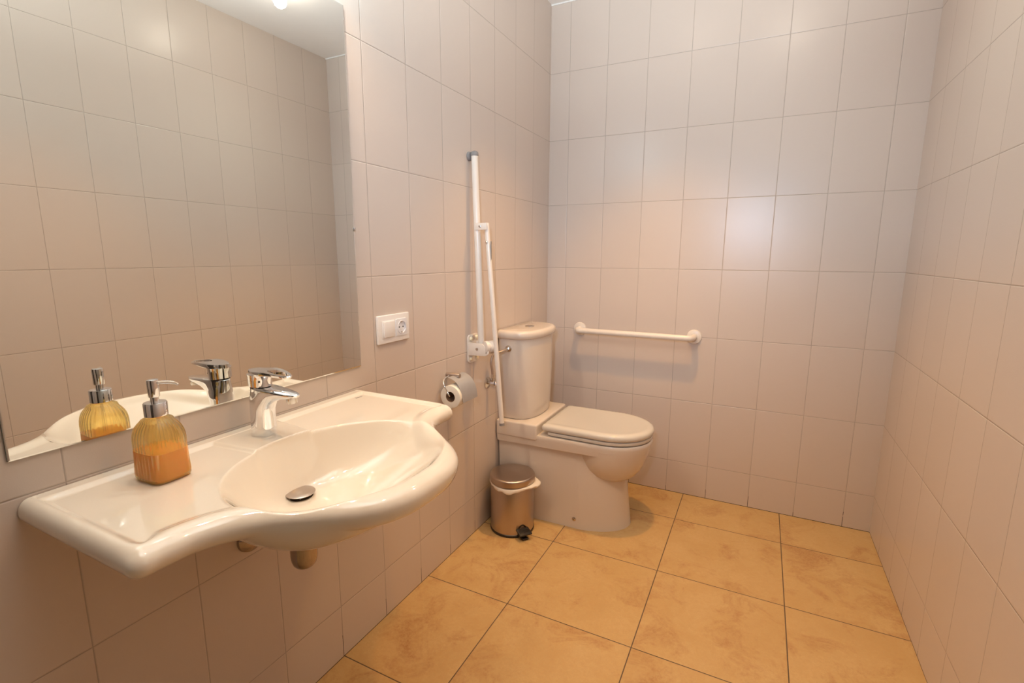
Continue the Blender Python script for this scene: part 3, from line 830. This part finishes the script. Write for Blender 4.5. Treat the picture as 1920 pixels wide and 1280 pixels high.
bm = NB(); lathe(bm, [(0, 0), (0.0085, 0), (0.0085, 0.012), (0.007, 0.016), (0, 0.016)], (0.062, YT - .190, .822), (0, -1, 0), 6); finish('hose_nut', bm, m_chrome_d, hs)

# ---------------------------------------------------------------- pedal bin
PX, PY = 0.131, -0.697
pb_ = thing('pedal_bin', 'small round brushed steel pedal bin on the floor in front of the toilet base', 'bin', (PX, PY, 0))
bm = NB(); lathe(bm, [(0, 0), (0.1000, 0), (0.1015, 0.003), (0.1015, 0.011), (0.0995, 0.013), (0, 0.013)], (PX, PY, 0.0), n=72); finish('base_ring', bm, m_black, pb_)
bm = NB(); lathe(bm, [(0, 0.0), (0.0995, 0.0), (0.0995, 0.224), (0.0985, 0.226), (0, 0.226)], (PX, PY, 0.0125), n=96); body = finish('bin_body', bm, m_steel, pb_)
bm = NB(); lathe(bm, [(0, 0), (0.1020, 0), (0.1030, 0.001), (0.1030, 0.022), (0.1022, 0.0255), (0.099, 0.0285), (0.093, 0.0300), (0.085, 0.0298), (0.05, 0.0325), (0, 0.0345)], (PX, PY, 0.2385), n=96); finish('bin_lid', bm, m_steel, pb_)
u = Vector((0.80, -0.60, 0)).normalized(); vv = Vector((0.60, 0.80, 0))
def Rm(c): 
    m_ = Matrix((u, vv, Vector((0, 0, 1)))).transposed().to_4x4(); m_.translation = Vector(c); return m_
bm = NB(); box(bm, 0.096, 0.112, -.017, .017, .006, .026, 0.002, mat=Rm((PX, PY, 0)))
box(bm, 0.108, 0.134, -.014, .014, .0035, .011, 0.002, mat=Rm((PX, PY, 0)))
finish('pedal_foot', bm, m_black, pb_)
bm = NB()
tilt = Matrix.Rotation(math.radians(12), 4, 'Y')
box(bm, -0.022, 0.022, -.030, .030, -.004, .004, 0.002, mat=Rm((PX + u.x * .118, PY + u.y * .118, .034)) @ tilt)
for q in (-.006, .0, .006):
    box(bm, q - .001, q + .001, -.027, .027, .0035, .0052, 0.0, mat=Rm((PX + u.x * .118, PY + u.y * .118, .034)) @ tilt)
finish('pedal', bm, m_black, pb_)
bm = NB()
n = 14
ar = [(0.022 * math.cos(PI * k / n), 0.030 + 0.030 * math.sin(PI * k / n)) for k in range(n + 1)] + [(-.022, .013), (.022, .013)]
ins = [];
for rad_ in (0.0990, 0.1003):
    ins.append([(PX + u.x * math.sqrt(rad_ ** 2 - a_ ** 2) + vv.x * a_, PY + u.y * math.sqrt(rad_ ** 2 - a_ ** 2) + vv.y * a_, z_) for a_, z_ in ar])
loft(bm, ins); finish('pedal_slot', bm, m_black, pb_)
bm = NB(); box(bm, -0.112, -0.092, -.018, .018, .222, .262, 0.003, mat=Rm((PX, PY, 0))); finish('lid_hinge', bm, m_black, pb_)
# bin liner folded over the rim
bm = NB()
n = 144
rows = []
NRB = 12
bulge_dir = math.atan2(0.10, 0.95)
for r_ in range(NRB + 1):
    t = r_ / NRB
    row = []
    for k in range(n):
        a = 2 * PI * k / n
        da = (a - bulge_dir + PI) % (2 * PI) - PI
        g_ = math.exp(-(da / 0.42) ** 2)
        d2 = (a - math.radians(-75) + PI) % (2 * PI) - PI
        g2 = math.exp(-(d2 / 0.75) ** 2)
        drop = 0.007 + 0.014 * g_ + 0.015 * g2 * (0.8 + .2 * math.sin(9 * a)) + 0.0015 * math.sin(13 * a)
        rad_ = 0.1012 + 0.0022 * math.sin(PI * t) + 0.030 * g_ * math.sin(PI * min(1, t * 1.0)) ** 0.7 + 0.004 * g2 * t + 0.0008 * math.sin(23 * a + 3 * t) * t
        z_ = 0.2375 - drop * t - 0.006 * g2 + 0.010 * g_ * (1 - t) * math.sin(PI * t)
        if g_ > .3: z_ += 0.004 * math.sin(30 * a) * g_ * t
        row.append((PX + rad_ * math.cos(a), PY + rad_ * math.sin(a), z_))
    rows.append(row)
loft(bm, rows, False, False)
lin = finish('bin_liner', bm, m_bag, None, angle=70)
sm = lin.modifiers.new('thickness', 'SOLIDIFY'); sm.thickness = 0.0006; sm.offset = 1
tag(lin, 'thin white plastic liner folded over the rim of the pedal bin', 'bin liner')

# ---------------------------------------------------------------- lamps (above the frame; one glow shows in the mirror)
for i, (lx, ly) in enumerate(LAMP_C):
    t = thing('ceiling_lamp', ['small round white ceiling lamp glowing in the upper edge of the mirror', 'small round white ceiling lamp in the middle of the room', 'small round white ceiling lamp above the toilet'][i], 'lamp', (lx, ly, ZC))
    bm = NB(); lathe(bm, [(0, 0), (0.055, 0), (0.055, -.008), (0.045, -.012), (0.0, -.012)], (lx, ly, ZC), n=40); finish('lamp_base', bm, m_plastic, t)
    bm = NB(); lathe(bm, [(0, -.012), (0.040, -.012), (0.042, -.020), (0.036, -.030), (0.020, -.036), (0, -.038)], (lx, ly, ZC), n=40); finish('lamp_diffuser', bm, m_bulb, t)
t = thing('mirror_lamp', 'slim chrome bar lamp with three small spots above the mirror', 'lamp', (0, YB, 2.10))
bm = NB(); box(bm, 0.0005, 0.03, YB - .30, YB + .30, 2.085, 2.115, 0.004); finish('lamp_bar', bm, m_chrome, t)
for ly in MIRROR_L:
    bm = NB(); tube(bm, [(0.028, ly, 2.10), (0.085, ly, 2.10)], .006, 12); lathe(bm, [(0.022, 0), (0.024, 0.004), (0.018, 0.028), (0.008, 0.034), (0, 0.034)], (0.085, ly, 2.078), n=24); finish('spot_head', bm, m_chrome, t)
